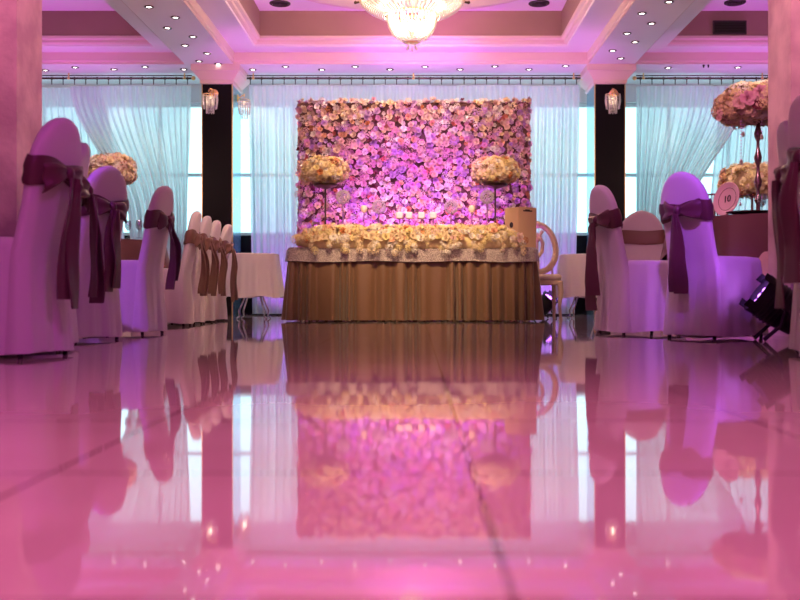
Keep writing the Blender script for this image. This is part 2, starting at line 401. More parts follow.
# ------------------------------------------------------------------ downlights, vents
dl_ring = MB().lathe([(.047, 0), (.052, -.008), (.040, -.014), (.028, -.003)], 18, cap=False).mesh('trim_ring', M['ring'])
dl_lens = MB().lathe([(.029, -.004), (.026, -.006), (.001, -.007)], 18).mesh('lens', M['lamp'])
def downlight(pxx, pyy, label, group, power=0, z=ZS):
    D = (z-.25)/(297-pyy)*1000
    t = thing('ceiling_downlight', label, 'ceiling light', (px(pxx, D), D, z), 0, group)
    inst('trim_ring', dl_ring, t, (0, 0, 0)); inst('lens', dl_lens, t, (0, 0, 0))
    if power:
        l = lamp('downlight_beam', 'SPOT', (0, 0, -.02), None, WARM, power, .03, 80, .7, t)
for i, (x, y) in enumerate([(252.7, 69.3), (285.5, 66.3), (321.6, 69.3), (355, 66.3), (390, 69), (425, 66.3), (460, 69), (495, 66), (529, 69), (565.5, 65.6)]):
    downlight(x, y, 'recessed downlight, %s from the left in the ceiling border above the flower wall' % ORD[i], 'downlights above the flower wall', 22)
for i, (x, y) in enumerate([(45.5, 70), (75, 67), (114, 69), (145, 66.6), (183.6, 69)]):
    downlight(x, y, 'recessed downlight, %s from the left in the ceiling border left of the black pillars' % ORD[i], 'downlights above the left curtain', 18)
for i, (x, y) in enumerate([(668, 67.5), (738, 67)]):
    downlight(x, y, 'recessed downlight above the right curtain, %s' % ['nearer the black pillar', 'nearer the right edge'][i], 'downlights above the right curtain', 18)
for i, (x, y) in enumerate([(218, 63.6), (199, 60.8), (207, 53), (185, 45), (193, 36.4), (167.4, 27.6), (175.5, 17), (149, 6.5)]):
    downlight(x, y, 'recessed downlight, %s up the left ceiling beam counting from its pillar' % ORD[i], 'downlights in the left ceiling beam', 10 if i % 2 else 0)
for i, (x, y) in enumerate([(620.6, 58), (612.5, 50.4), (635, 41.7), (627, 33), (651.5, 23), (642, 13), (669, 1.5)]):
    downlight(x, y, 'recessed downlight, %s up the right ceiling beam counting from its pillar' % ORD[i], 'downlights in the right ceiling beam', 10 if i % 2 else 0)
def vent(x, y, label):
    D = (ZC-.25)/(297-y)*1000
    t = thing('ceiling_vent', label, 'vent', (px(x, D), D, ZC))
    MB().lathe([(.13, 0), (.13, -.012), (.115, -.02), (.10, -.012)], 24, cap=False).build('rim', M['vent'], t)
    for r in (.03, .055, .08): MB().lathe([(r, -.004), (r+.012, -.018), (r+.014, -.016), (r+.002, -.002)], 20, cap=False).build('ring', M['vent'], t)
    MB().lathe([(.11, -.002), (.001, -.003)], 20).build('backing', M['ink'], t)
vent(280, 3, 'dark round ceiling vent to the left of the chandelier')
vent(539, 3, 'dark round ceiling vent to the right of the chandelier')
vent(735, 2, 'dark round ceiling vent above the black air grille')
t = thing('air_grille', 'black rectangular air grille in the right ceiling recess', 'vent', (3.95, 12.645, 3.655), 0)
MB().box((-.21, -.025, -.085), (.21, 0, -.07)).box((-.21, -.025, .07), (.21, 0, .085)).box((-.21, -.025, -.07), (-.195, 0, .07)).box((.195, -.025, -.07), (.21, 0, .07)).build('frame', M['vent'], t, smooth=False)
g = MB()
for i in range(7): g.box((-.195, -.02, -.065+i*.02), (.195, -.004, -.058+i*.02))
g.box((-.195, -.003, -.07), (.195, 0, .07)); g.build('louvre', M['ink'], t, smooth=False)
t = thing('ceiling_sprinkler', 'pair of tiny dark ceiling sprinkler heads near the right curtain', 'sprinkler', (px(706, 13.1), 13.1, ZS))
for x in (-.03, .03): MB().lathe([(.012, 0), (.014, -.01), (.006, -.03), (.012, -.034)], 10, (x, 0, 0)).build('nozzle', M['vent'], t)

# ceiling medallion + chandelier
CX, CY = px(412, 10.6), 10.6
o = MB().lathe([(1.84, ZC), (1.86, ZC-.06), (1.80, ZC-.095), (1.68, ZC-.10), (1.64, ZC-.085), (.3, ZC-.08), (.2, ZC-.11), (.001, ZC-.11)], 64, (CX, CY, 0), 0, cap=False).build('ceiling_medallion', M['cornice'])
tag(o, 'large round plaster ceiling medallion above the chandelier', 'medallion')
def strand(pts, r=.009, n=5, step=.019):
    m = MB(); pts = [Vector(p) for p in pts]
    L = [0]
    for i in range(1, len(pts)): L.append(L[-1]+(pts[i]-pts[i-1]).length)
    k = max(2, int(L[-1]/step))
    for q in range(k+1):
        s_ = L[-1]*q/k
        for i in range(1, len(pts)):
            if s_ <= L[i]+1e-9: break
        f = (s_-L[i-1])/max(1e-9, L[i]-L[i-1]); m.ball(pts[i-1].lerp(pts[i], f), r, n)
    return m
t = thing('chandelier', 'big glowing gold and crystal basket chandelier hanging from the ceiling centre', 'chandelier', (CX, CY, 2.86))
z0 = 2.86
def lz(y): return pz(y, 10.6)-z0
outer = [(.545, lz(2)), (.52, lz(6)), (.46, lz(10)), (.38, lz(14)), (.30, lz(17))]
inner = [(.262, lz(14)), (.262, lz(20)), (.245, lz(27)), (.205, lz(34)), (.15, lz(39)), (.085, lz(42))]
top = [(.12, lz(-40)), (.16, lz(-25)), (.32, lz(-8)), (.54, lz(1))]
me = strand([(r, 0, z) for r, z in outer], .012, 6, .021).mesh('crystal_strand', M['crystal'])
for i in range(56): inst('crystal_strand', me, t, (0, 0, 0), (0, 0, 2*PI*i/56))
me = strand([(r, 0, z) for r, z in inner], .011, 6, .019).mesh('crystal_strand', M['crystal'])
for i in range(40): inst('crystal_strand', me, t, (0, 0, 0), (0, 0, 2*PI*i/40))
me = strand([(r, 0, z) for r, z in top], .011, 5, .03)
tm = MB()
for i in range(24):
    Rm = Matrix.Rotation(2*PI*i/24, 3, 'Z'); tm.add([Rm @ Vector(v) for v in me.v], me.f)
tm.build('upper_crystal_canopy', M['crystal'], t)
for r, z in ((.55, lz(2)), (.27, lz(15))):
    MB().tube([(r*math.cos(2*PI*i/40), r*math.sin(2*PI*i/40), z) for i in range(41)], .012, 6).build('hoop', M['gold'], t)
for k in range(6):
    a = 2*PI*k/6
    MB().tube([(.55*math.cos(a), .55*math.sin(a), lz(2)), (.59*math.cos(a), .59*math.sin(a), lz(2.5))], [.01, .014], 6).ball((.6*math.cos(a), .6*math.sin(a), lz(2.5)), .018, 8).build('hoop_knob', M['rod'], t)
MB().lathe([(.001, lz(43.5)), (.06, lz(43.2)), (.09, lz(42)), (.085, lz(41.5))], 20).build('bottom_plate', M['gold'], t)
for k in range(5):
    a = 2*PI*k/5+.3; MB().lathe([(.001, -.05), (.012, -.03), (.006, 0), (.002, .03)], 8, (.055*math.cos(a), .055*math.sin(a), lz(43.5)-.03)).build('crystal_drop', M['crystal'], t)
MB().tube([(0, 0, lz(43)), (0, 0, ZC-.06-z0)], .012, 8).build('stem', M['gold'], t)
for k in range(10):
    a = 2*PI*k/10; MB().ball((.34*math.cos(a), .34*math.sin(a), lz(6)), .025, 8, sz=1.5).build('bulb', M['bulb'], t)
for k in range(4):
    a = 2*PI*k/4; MB().ball((.11*math.cos(a), .11*math.sin(a), lz(26)), .025, 8, sz=1.5).build('bulb', M['bulb'], t)
lamp('chandelier_light', 'POINT', (0, 0, lz(24)), None, (1, .74, .50), 110, .1, parent=t)
lamp('chandelier_upper_light', 'POINT', (0, 0, lz(0)), None, (1, .66, .40), 110, .15, parent=t)

def sconce(x, y, z, rz, label, s=1):
    t = thing('wall_sconce', label, 'wall lamp', (x, y, z), rz)
    MB().lathe([(.001, -.01), (.05, -.01), (.06, 0), (.045, .01), (.001, .012)], 16).build('backplate', M['gold'], t)
    t.children[0].rotation_euler = (R(90), 0, 0); t.children[0].location = (.03, -.02, .12)
    MB().tube([(.03, -.02, .12), (.04, -.08, .16), (0, -.11, .17), (-.02, -.11, .13)], .008, 6).build('arm', M['gold'], t)
    MB().tube([(.095*math.cos(2*PI*i/24), -.11+.075*math.sin(2*PI*i/24), .09) for i in range(25)], .006, 6).build('hoop', M['gold'], t)
    for i in range(16):
        a = 2*PI*i/16; L = .16
        strand([(.095*math.cos(a), -.11+.075*math.sin(a), .09), (.1*math.cos(a), -.11+.078*math.sin(a), .0), (.085*math.cos(a), -.11+.07*math.sin(a), -.09)], .009, 5).build('crystal_strand', M['crystal'], t)
    for i in range(9):
        a = 2*PI*i/9; strand([(.05*math.cos(a), -.11+.045*math.sin(a), .06), (.05*math.cos(a), -.11+.045*math.sin(a), -.15)], .009, 5).build('crystal_strand', M['crystal'], t)
    MB().ball((0, -.11, .05), .02, 8).build('bulb', M['bulb_dim'], t)
    lamp('sconce_light', 'POINT', (0, -.11, .0), None, (1, .75, .5), .35, .03, parent=t)
sconce(px(211, 13.1), 13.155, 2.80, 0, 'gold and crystal wall sconce on front of the left black pillar')
sconce(px(612, 13.1), 13.155, 2.80, 0, 'crystal wall sconce on the right black pillar')
sconce(-2.43+.003, 13.42, 2.80, R(90), 'crystal wall sconce on inner side of the left black pillar, mostly hidden')

# ------------------------------------------------------------------ flowers
def rose_geo(seed, rings=((3, 5, .75), (4, 15, .86), (5, 30, .98), (5, 52, 1.1))):
    rnd = random.Random(seed); V = []; F = []
    for n, tilt, L in rings:
        off = rnd.uniform(0, 6.28)
        for i in range(n):
            a = off+2*PI*i/n+rnd.uniform(-.12, .12); tl = R(tilt+rnd.uniform(-6, 6)); LL = L*rnd.uniform(.9, 1.08); k = len(V)
            for v in (0, .55, 1):
                r = .06; z = 0
                st = 4
                for q in range(st):
                    tt = tl*(.55+.75*v*q/st); r += LL*v/st*math.sin(tt); z += LL*v/st*math.cos(tt)
                half = (PI/n)*(.55+.75*math.sin(PI*min(1, v*.8+.1)))*(1.35 if v < 1 else 1.05)
                for u in (-1, 0, 1):
                    rr = r*(1-.10*abs(u)); aa = a+u*half
                    V.append((rr*math.cos(aa), rr*math.sin(aa), z*.85-.12*abs(u)*v))
            for j in range(2):
                for i2 in range(2):
                    q = k+j*3+i2; F.append((q, q+1, q+4, q+3))
    return np.array(V), F
def hydra_geo(seed, nfl=26):
    rnd = random.Random(seed); V = []; F = []
    for i in range(nfl):
        z = 1-1.25*(i+.5)/nfl; th = i*2.399+rnd.uniform(-.2, .2); r = math.sqrt(max(0, 1-z*z))
        nrm = Vector((r*math.cos(th), r*math.sin(th), z)); c = nrm*rnd.uniform(.82, .98)
        q = nrm.to_track_quat('Z', 'Y').to_matrix() @ Matrix.Rotation(rnd.uniform(0, 6.28), 3, 'Z')
        for p in range(4):
            a = p*PI/2; d = Vector((math.cos(a), math.sin(a), 0)); e = Vector((-d.y, d.x, 0)); k = len(V)
            for pt in (Vector((0, 0, 0)), d*.17+e*.12+Vector((0, 0, .04)), d*.30+Vector((0, 0, .09)), d*.17-e*.12+Vector((0, 0, .04))):
                V.append(tuple(c+q @ pt))
            F.append((k, k+3, k+2, k+1))
    return np.array(V), F
ROSES = [rose_geo(s) for s in range(5)]
HYDS = [hydra_geo(s+50) for s in range(3)]
OPEN = [rose_geo(s+20, ((4, 10, .6), (5, 24, .78), (6, 42, .92), (7, 62, 1.05))) for s in range(3)]
GEO = {'rose': ROSES, 'hydrangea': HYDS, 'peony': OPEN}
_mc = {}
def bloom_mesh(kind, var, col):
    k = (kind, var, col)
    if k not in _mc:
        V, F = GEO[kind][var]; me = bpy.data.meshes.new(kind+'_bloom'); me.from_pydata(V.tolist(), [], F); me.materials.append(M['p_'+col])
        _mc[k] = me
    return _mc[k]
def rot_to(n, spin): return Vector(n).to_track_quat('Z', 'Y').to_matrix() @ Matrix.Rotation(spin, 3, 'Z')
def blooms(parent, items, nparts, stuffname, cols):
    """items: (pos, normal, radius, kind, colour, rank). Highest ranked become parts, the rest one stuff part."""
    items = sorted(items, key=lambda q: -q[5]); rnd = random.Random(7)
    for p, n, r, kind, col, _ in items[:nparts]:
        o = inst(kind+'_bloom', bloom_mesh(kind, rnd.randrange(len(GEO[kind])), col), parent, p, rot_to(n, rnd.uniform(0, 6.28)).to_euler(), r)
    rest = items[nparts:]
    if rest:
        VV = []; FF = []; MI = []; k = 0; names = sorted(set(i[4] for i in rest))
        for p, n, r, kind, col, _ in rest:
            V, F = GEO[kind][rnd.randrange(len(GEO[kind]))]
            m = np.array(rot_to(n, rnd.uniform(0, 6.28))); VV.append((V*r) @ m.T + np.array(p))
            FF += [tuple(i+k for i in f) for f in F]; MI += [names.index(col)]*len(F); k += len(V)
        me = bpy.data.meshes.new(stuffname); me.from_pydata(np.concatenate(VV).tolist(), [], FF)
        for c in names: me.materials.append(M['p_'+c])
        me.polygons.foreach_set('material_index', MI); me.update()
        o = inst(stuffname, me, parent, (0, 0, 0)); o['kind'] = 'stuff'
def wpick(rnd, w_):
    t_ = rnd.uniform(0, sum(w_.values()))
    for k, v in w_.items():
        t_ -= v
        if t_ <= 0: return k
    return k

# flower wall
FW = (px(297, 11.36), px(531, 11.36), 2.50)
t = thing('flower_wall', 'tall square wall packed with pink, mauve and cream roses behind the head table', 'flower wall', ((FW[0]+FW[1])/2, 11.42, 0))
hw = (FW[1]-FW[0])/2
MB().box((-hw+.03, 0, 0), (hw-.03, .12, FW[2]-.03)).build('backing_panel', mat('dark_gap_backing', (.14, .07, .06), .9, bump=.5, bscale=40), t, smooth=False)  # dark colour deepens the shaded gaps between the blooms
for sx in (-1, 1): MB().box((sx*hw*.7-.03, .12, 0), (sx*hw*.7+.03, .5, .04)).box((sx*hw*.7-.02, .12, 0), (sx*hw*.7+.02, .15, 2.0)).build('stand_foot', M['leg'], t, smooth=False)
rnd = random.Random(3); items = []
W0 = {'pink': 20, 'mauve': 24, 'blush': 20, 'white': 14, 'cream': 10, 'peach': 5, 'coral': 2, 'burgundy': 2.5, 'orange': 2}
sp = .063; nx = int(2*hw/sp); nz = int(FW[2]/sp)
seeds = [(rnd.uniform(-hw, hw), rnd.uniform(0, 2.5), rnd.choice(['cream', 'cream', 'mauve', 'pink', 'white', 'blush'])) for _ in range(46)]
for j in range(nz+1):
    for i in range(nx+1):
        x = -hw+.03+(2*hw-.06)*(i+(.5 if j % 2 else 0))/(nx+.5)+rnd.uniform(-.022, .022); z = .04+(FW[2]-.07)*j/nz+rnd.uniform(-.022, .022)
        c = wpick(rnd, W0)
        for sx_, sz_, sc_ in seeds:
            if (x-sx_)**2+(z-sz_)**2 < .13**2 and rnd.random() < .6: c = sc_
        if z > 2.25 and rnd.random() < .5: c = rnd.choice(['cream', 'white', 'blush'])
        r = rnd.uniform(.031, .055)*(.8 if c in ('orange', 'burgundy') else 1)
        kind = wpick(rnd, {'rose': 6, 'peony': 2, 'hydrangea': 2})
        ex = x/hw; ez = (z-2.3)/.2
        n = Vector((.5*ex**5+rnd.uniform(-.6, .6), -1, rnd.uniform(-.45, .6)+(.6 if z > 2.42 else 0)))
        items.append(((x, -.005-rnd.uniform(0, .07), z), n, r, kind, c, r if z > .95 else 0))
for _ in range(750):
    r = rnd.uniform(.045, .06)
    items.append(((rnd.uniform(-hw+.04, hw-.04), .012, rnd.uniform(.04, FW[2]-.05)), (rnd.uniform(-.3, .3), -1, rnd.uniform(-.3, .3)), r, rnd.choice(['hydrangea', 'rose', 'peony']), wpick(rnd, W0), -1))
for sx in (-1, 1):   # side and top edge blooms
    for k in range(84): items.append(((sx*(hw-.045), rnd.uniform(-.03, .10), FW[2]*(k+.5)/84), (sx, rnd.uniform(-.6, .2), rnd.uniform(-.3, .3)), rnd.uniform(.05, .07), 'rose', rnd.choice(['pink', 'blush', 'peach', 'mauve']), 0))
for k in range(80): items.append(((-hw+2*hw*(k+.5)/80, rnd.uniform(-.03, .10), FW[2]-.045), (rnd.uniform(-.3, .3), -.3, 1), rnd.uniform(.035, .06), 'rose', rnd.choice(['cream', 'white', 'blush', 'pink']), 0))
blooms(t, items, 100, 'small_blooms', None)

def flower_ball(t, cz_, rx, rz_, cols, n, seed, size=.045, kinds=None, flat=.55):
    rnd = random.Random(seed); items = []
    kinds = kinds or {'rose': 5, 'hydrangea': 4, 'peony': 1}
    for i in range(n):
        u = 1-2*(i+.5)/n; th = i*2.39996+rnd.uniform(-.25, .25); r = math.sqrt(1-u*u)
        # squashed superellipsoid: flat bottom, domed top
        e = .72; su = math.copysign(abs(u)**e, u); sr = r**.62
        zz = su*rz_*(flat if u < 0 else 1)
        p = Vector((rx*sr*math.cos(th), rx*sr*math.sin(th), zz))
        nn = Vector((math.cos(th)*r/rx, math.sin(th)*r/rx, u/rz_)).normalized()+Vector((rnd.uniform(-.25, .25), rnd.uniform(-.25, .25), rnd.uniform(-.1, .3)))
        p = p*rnd.uniform(.86, 1.0); s_ = size*rnd.uniform(.75, 1.3)
        items.append(((p.x, p.y, p.z+cz_), nn, s_, wpick(rnd, kinds), wpick(rnd, cols), s_*(1 if p.y < .05 else .3)))
    core = MB()
    prof = [(max(.001, rx*.86*math.sin(PI*i/10)**.62), -rz_*.86*math.cos(PI*i/10)*(flat if i < 5 else 1)) for i in range(11)]
    core.lathe(prof, 24, (0, 0, cz_)); core.build('floral_foam', M['p_cream'] if True else M['green'], t)
    blooms(t, items, 90, 'filler_blooms', None)

# ------------------------------------------------------------------ head table
D0 = 10.0
TX0, TX1 = px(290, D0), px(534, D0); TY0, TY1 = 10.02, 10.78; TZ = .745
tcx = (TX0+TX1)/2; tcy = (TY0+TY1)/2; hx = (TX1-TX0)/2; hy = (TY1-TY0)/2
t = thing('head_table', 'long head table hidden under the brown pleated skirt', 'table', (tcx, tcy, 0))
MB().box((-hx+.01, -hy+.01, TZ-.03), (hx-.01, hy-.01, TZ-.003)).build('tabletop', M['throne'], t, smooth=False)
for sx in (-1, 1):
    for sy in (-1, 1): MB().tube([(sx*(hx-.12), sy*(hy-.1), 0), (sx*(hx-.12), sy*(hy-.1), TZ-.03)], .018, 8).build('leg', M['chrome'], t)
def rrect(hx, hy, s_, r=.04):
    """point and normal on a rounded rectangle at arclength s_"""
    P = [(hx-r, -hy), (hx, -hy+r), (hx, hy-r), (hx-r, hy), (-hx+r, hy), (-hx, hy-r), (-hx, -hy+r), (-hx+r, -hy)]
    segs = []
    cs = [(hx-r, -hy+r, -90), (hx-r, hy-r, 0), (-hx+r, hy-r, 90), (-hx+r, -hy+r, 180)]
    for k in range(4):
        segs.append(('a', cs[k])); segs.append(('l', None))
    lens = []
    for k in range(4): lens += [PI*r/2, (2*(hy-r) if k % 2 == 0 else 2*(hx-r))]
    tot = sum(lens); s_ = s_ % tot
    for k in range(8):
        if s_ <= lens[k]: break
        s_ -= lens[k]
    q = k//2; cx, cy, a0 = cs[q]
    if k % 2 == 0:
        a = R(a0)+s_/r; return (cx+r*math.cos(a), cy+r*math.sin(a)), (math.cos(a), math.sin(a))
    a = R(a0+90); nx_, ny_ = math.cos(a), math.sin(a)
    return (cx+r*nx_-ny_*s_, cy+r*ny_+nx_*s_), (nx_, ny_)
def per(hx, hy, r=.04): return 2*PI*r+4*(hx-r)+4*(hy-r)
P = per(hx, hy); npl = 46; N = npl*20; rnd = random.Random(8)
jit = [rnd.uniform(.7, 1.25) for _ in range(npl+1)]; jj = [rnd.uniform(-.12, .12) for _ in range(npl+1)]
rings = []
for z in (TZ-.01, .66, .6, .5, .38, .25, .12, .018):
    v = (TZ-z)/TZ; ring = []
    for i in range(N):
        f = (i/N*npl+.42*math.sin(2*PI*3*i/N+.5)+.3*math.sin(2*PI*11*i/N+1)+.22*math.sin(2*PI*17*i/N)) % npl; k = int(f) % npl; q = f-int(f)
        (x, y), (a, b_) = rrect(hx, hy, P*(i/N))
        dq = min(q, 1-q); w_ = 1-math.exp(-(dq/(.20+.9*abs(jj[k])))**2)
        tri = w_*jit[k]*(1-abs(q-.5)*.0)
        d = .006+(.014+.085*v**.9)*tri+.0*v
        ring.append((x+a*d, y+b_*d, z))
    rings.append(ring)
o = MB().loft(rings, True, False, False).build('table_skirt', M['brown'], loc=(tcx, tcy, 0)); tag(o, 'brown satin pleated skirt hanging round the long head table', 'table skirt')
rings = []
N2 = 400
for z, d in ((TZ+.001, -.1), (TZ+.004, -.005), (TZ, .024), (TZ-.03, .046), (TZ-.09, .052), (.605, .062), (.602, .056)):
    ring = []
    for i in range(N2):
        (x, y), (a, b_) = rrect(hx, hy, P*i/N2)
        dd = d+(.004*math.sin(i*.9)+.004*math.sin(i*.37+1))*(1 if z < TZ-.02 else 0)
        ring.append((x+a*dd, y+b_*dd, z+(.006*math.sin(i*.11) if z < .62 else 0)))
    rings.append(ring)
m_ = MB().loft(rings, True, True, False)
o = m_.build('lace_topper', M['lace'], loc=(tcx, tcy, 0)); tag(o, 'sparkly silver sequin lace cloth over the top of the head table', 'tablecloth')

# garland along the front edge
t = thing('flower_garland', 'thick garland of cream roses and hydrangeas along the head table edge', 'garland', (tcx, TY0, TZ))
rnd = random.Random(12); items = []
gx0, gx1 = px(295, 9.95)-tcx, px(524, 9.95)-tcx
gc = {'cream': 10, 'lemon': 9, 'white': 6, 'peach': 2.2, 'orange': 1.3, 'blush': 1.5}
nseg = 60
for i in range(nseg):
    f = (i+.5)/nseg; x = gx0+(gx1-gx0)*f
    endf = min(1, min(f, 1-f)*9); drop = .06+.07*max(0, math.sin(f*23+1))*abs(math.sin(f*51))
    for k in range(9):
        a = R(14+k*21)       # around the front edge cross-section from front-bottom to back-top
        ca = math.cos(a); sa = math.sin(a)
        y = .04-.135*ca+rnd.uniform(-.015, .015); z = .062+.135*endf**.5*sa+rnd.uniform(-.012, .012)
        if sa < 0: z -= 0
        r = rnd.uniform(.03, .052)
        items.append(((x+rnd.uniform(-.025, .025), y, z), (rnd.uniform(-.3, .3), -ca-.2, sa+.15), r, wpick(rnd, {'rose': 4, 'hydrangea': 5, 'peony': 2}), wpick(rnd, gc), r*(1 if ca > -.2 else .2)))
    if rnd.random() < .38:
        dz = rnd.uniform(.02, .10)
        for q in range(3): items.append(((x+rnd.uniform(-.03, .03), -.090-.01*q, .045-dz*q/2), (rnd.uniform(-.3, .3), -1, -.1), rnd.uniform(.025, .04), 'hydrangea', rnd.choice(['cream', 'lemon', 'white']), .01))
core = MB().tube([(gx0+(gx1-gx0)*i/30, .04, .065) for i in range(31)], [.04+.065*min(1, min(i, 30-i)/3) for i in range(31)], 14)
core.build('foliage_base', M['p_lemon'], t)
blooms(t, items, 100, 'filler_blooms', None)

TT = TZ+.004
def stand_flowers(x, y, label):
    t = thing('flower_stand', label, 'flower arrangement', (x, y, TT))
    MB().lathe([(.09, 0), (.095, .008), (.04, .02), (.012, .04), (.009, .12), (.016, .15), (.009, .18), (.009, .66)], 16).build('stem', M['rod'], t)
    MB().lathe([(.02, .63), (.12, .66), (.13, .68), (.001, .685)], 20).build('dish', M['rod'], t)
    flower_ball(t, .795, .235, .155, {'cream': 12, 'lemon': 9, 'peach': 1.6, 'orange': .7, 'white': 4}, 300, int(x*100)+300, .034)
stand_flowers(px(324.5, 10.35), 10.45, 'round cream flower ball on tall stand, left end of head table')
stand_flowers(px(496, 10.35), 10.45, 'round cream flower ball on tall stand, right end of head table')
def globe(pxx, pyy, y, label):
    x = px(pxx, y); z = pz(pyy, y)-TT; t = thing('crystal_globe', label, 'candle holder', (x, y, TT))
    MB().lathe([(.05, 0), (.052, .006), (.012, .02), (.008, .05), (.008, z-.07)], 14).build('stem', M['chrome'], t)
    me = MB().ball((0, 0, 0), .011, 5).mesh('bead', M['crystal'])
    m = MB()
    for i in range(110):
        u = 1-2*(i+.5)/110; th = i*2.4; r = math.sqrt(1-u*u); m.ball((.068*r*math.cos(th), .068*r*math.sin(th), z+.068*u), .0085, 5)
    m.build('bead_globe', M['crystal'], t)
globe(343, 197, 10.4, 'tall beaded crystal globe at left on head table, beside the left flower ball')
globe(379, 207, 10.42, 'low beaded crystal globe on head table, left of the candles')
globe(451, 207, 10.42, 'low beaded crystal globe on head table, right of the candles')
globe(487, 197, 10.4, 'tall beaded crystal globe at right on head table, beside the right flower ball')
def candle(pxx, pyy, y, s_, rnd_, label, grp):
    x = px(pxx, y); z = pz(pyy, y)-TT; t = thing('candle_holder', label, 'candle holder', (x, y, TT), 0, grp)
    MB().lathe([(.035, 0), (.036, .005), (.008, .014), (.006, .04), (.006, z-s_-.005), (.02, z-s_)], 12).build('stem', M['chrome'], t)
    if rnd_: MB().lathe([(.02, z-s_), (s_*.9, z-s_*.5), (s_, z+.2*s_), (s_*.8, z+s_), (.001, z+s_*.95)], 14).build('candle', M['candle'], t)
    else: MB().box((-s_, -s_, z-s_), (s_, s_, z+s_)).build('candle', M['candle'], t, bevel=.012)
candle(364, 209, 10.3, .036, True, 'round ivory candle on slim stem, left of the four square ones', 'round candles')
candle(472, 209, 10.3, .036, True, 'round ivory candle on slim stem, right of the four square ones', 'round candles')
for i, x in enumerate((399.5, 409, 421.5, 433)):
    candle(x, 215.5, 10.3, .036, False, 'square ivory candle on stem, %s from the left of the four' % ORD[i], 'square ivory candles on head table')
t = thing('gift_box', 'tall beige cardboard gift box with slot on right end of head table', 'box', (px(521, 10.42), 10.46, TT), R(31))
h = .118
MB().box((-h, -h, 0), (h, h, .43)).build('box_body', M['box'], t, smooth=False, bevel=.003)
MB().box((-.055, -h-.002, .385), (.06, -h+.001, .40)).box((-.03, -h-.002, .40), (.03, -h+.001, .408)).build('slot', M['ink'], t, smooth=False)  # dark patch on the face for the shade inside the slot
MB().tube([(-h-.002, -.0, .25), (-h+.001, -.0, .25)], .03, 16).build('round_hole_shade', M['ink'], t)  # dark disc painted in for the shade inside the hole

# ------------------------------------------------------------------ side tables
def cloth_round(r, ztop, zhem, nf, amp, seed, n=160, rows=8, flare=.06):
    rnd = random.Random(seed); ph = rnd.uniform(0, 6); rings = []
    rings.append([(.3*r*math.cos(2*PI*i/n), .3*r*math.sin(2*PI*i/n), ztop) for i in range(n)])
    rings.append([((r-.012)*math.cos(2*PI*i/n), (r-.012)*math.sin(2*PI*i/n), ztop) for i in range(n)])
    for k in range(rows+1):
        v = k/rows; ring = []
        for i in range(n):
            a = 2*PI*i/n
            wv = math.sin(nf*a+ph+.8*math.sin(3*a+ph))+.35*math.sin(nf*1.7*a+ph*2)
            rr = r+.004+flare*v+amp*v**.8*wv; z = ztop-.008-(ztop-.008-zhem-.012*math.sin(5*a+ph)*v)*v
            ring.append((rr*math.cos(a), rr*math.sin(a), z))
        rings.append(ring)
    return MB().loft(rings, True, True, False)
def side_table(x, y, label, lab2):
    t = thing('side_table', label, 'table', (x, y, 0))
    MB().lathe([(.001, .72), (.265, .72), (.27, .735), (.001, .74)], 32).build('tabletop', M['chrome'], t)
    for k in range(4):
        a = PI/4+k*PI/2; c, s_ = math.cos(a), math.sin(a)
        MB().tube([(r*c, r*s_, z) for r, z in ((.08, .72), (.07, .5), (.09, .33), (.15, .2), (.21, .09), (.20, .03), (.24, .008))], .010, 8).build('leg', M['chrome'], t)
    o = cloth_round(.285, .748, .25, 14, .012, int(x*10)+5).build('tablecloth', M['white_cloth'], loc=(x, y, 0)); tag(o, lab2, 'tablecloth')
side_table(px(254, 11.55), 11.55, 'small round side table with curved metal legs beside left end of head table', 'white cloth over the small round table left of the head table')
side_table(px(584, 11.75), 11.75, 'small round side table with curved metal legs beside the carved cream chair', 'white cloth over the small round table by the carved cream chair')

# ------------------------------------------------------------------ carved cream chair
t = thing('throne_chair', 'carved cream chair with open oval back at right end of head table', 'chair', (px(540, 11.1), 10.88, 0))
MB().box((-.22, -.02, .38), (.22, .42, .43)).build('seat_rail', M['throne'], t, bevel=.012)
MB().box((-.21, -.015, .43), (.21, .41, .50)).build('seat_cushion', M['cushion'], t, bevel=.03)
for sx in (-1, 1):
    MB().tube([(sx*.19, .01, .40), (sx*.20, -.01, .30), (sx*.185, .0, .15), (sx*.195, -.015, .03), (sx*.195, -.02, 0)], [.032, .028, .018, .016, .022], 10).build('leg', M['throne'], t)
    MB().tube([(sx*.18, .40, .42), (sx*.18, .42, .2), (sx*.19, .46, 0)], [.026, .02, .017], 10).build('leg', M['throne'], t)
ov = [(.205*math.cos(a)*(1-.10*math.sin(a)), .42+.05*(math.sin(a)+1)/2, .80+.27*math.sin(a)) for a in [2*PI*i/40 for i in range(41)]]
MB().tube(ov, .034, 8).build('back_frame', M['throne'], t)
sp_ = MB().tube([(0, .425, .53), (0, .43, .62), (0, .445, .72)], [.04, .06, .03], 8, sq=.35)
for sx in (-1, 1): sp_.tube([(0, .44, .70), (sx*.05, .445, .76), (sx*.06, .45, .86), (sx*.02, .455, .94), (sx*.06, .46, 1.0)], .022, 6)
sp_.tube([(0, .44, .72), (0, .45, .98)], .012, 6).ball((0, .45, .90), .03, 8)
sp_.build('back_splat', M['throne'], t)
cr = MB().ball((0, .465, 1.07), .045, 10)
for sx in (-1, 1): cr.ball((sx*.06, .465, 1.055), .03, 8).ball((sx*.1, .463, 1.04), .022, 8)
cr.build('carved_crest', M['throne'], t)
MB().tube([(-.17, .42, .44), (-.16, .425, .56), (0, .42, .53), (.16, .425, .56), (.17, .42, .44)], .016, 8).build('lower_back_rail', M['throne'], t)

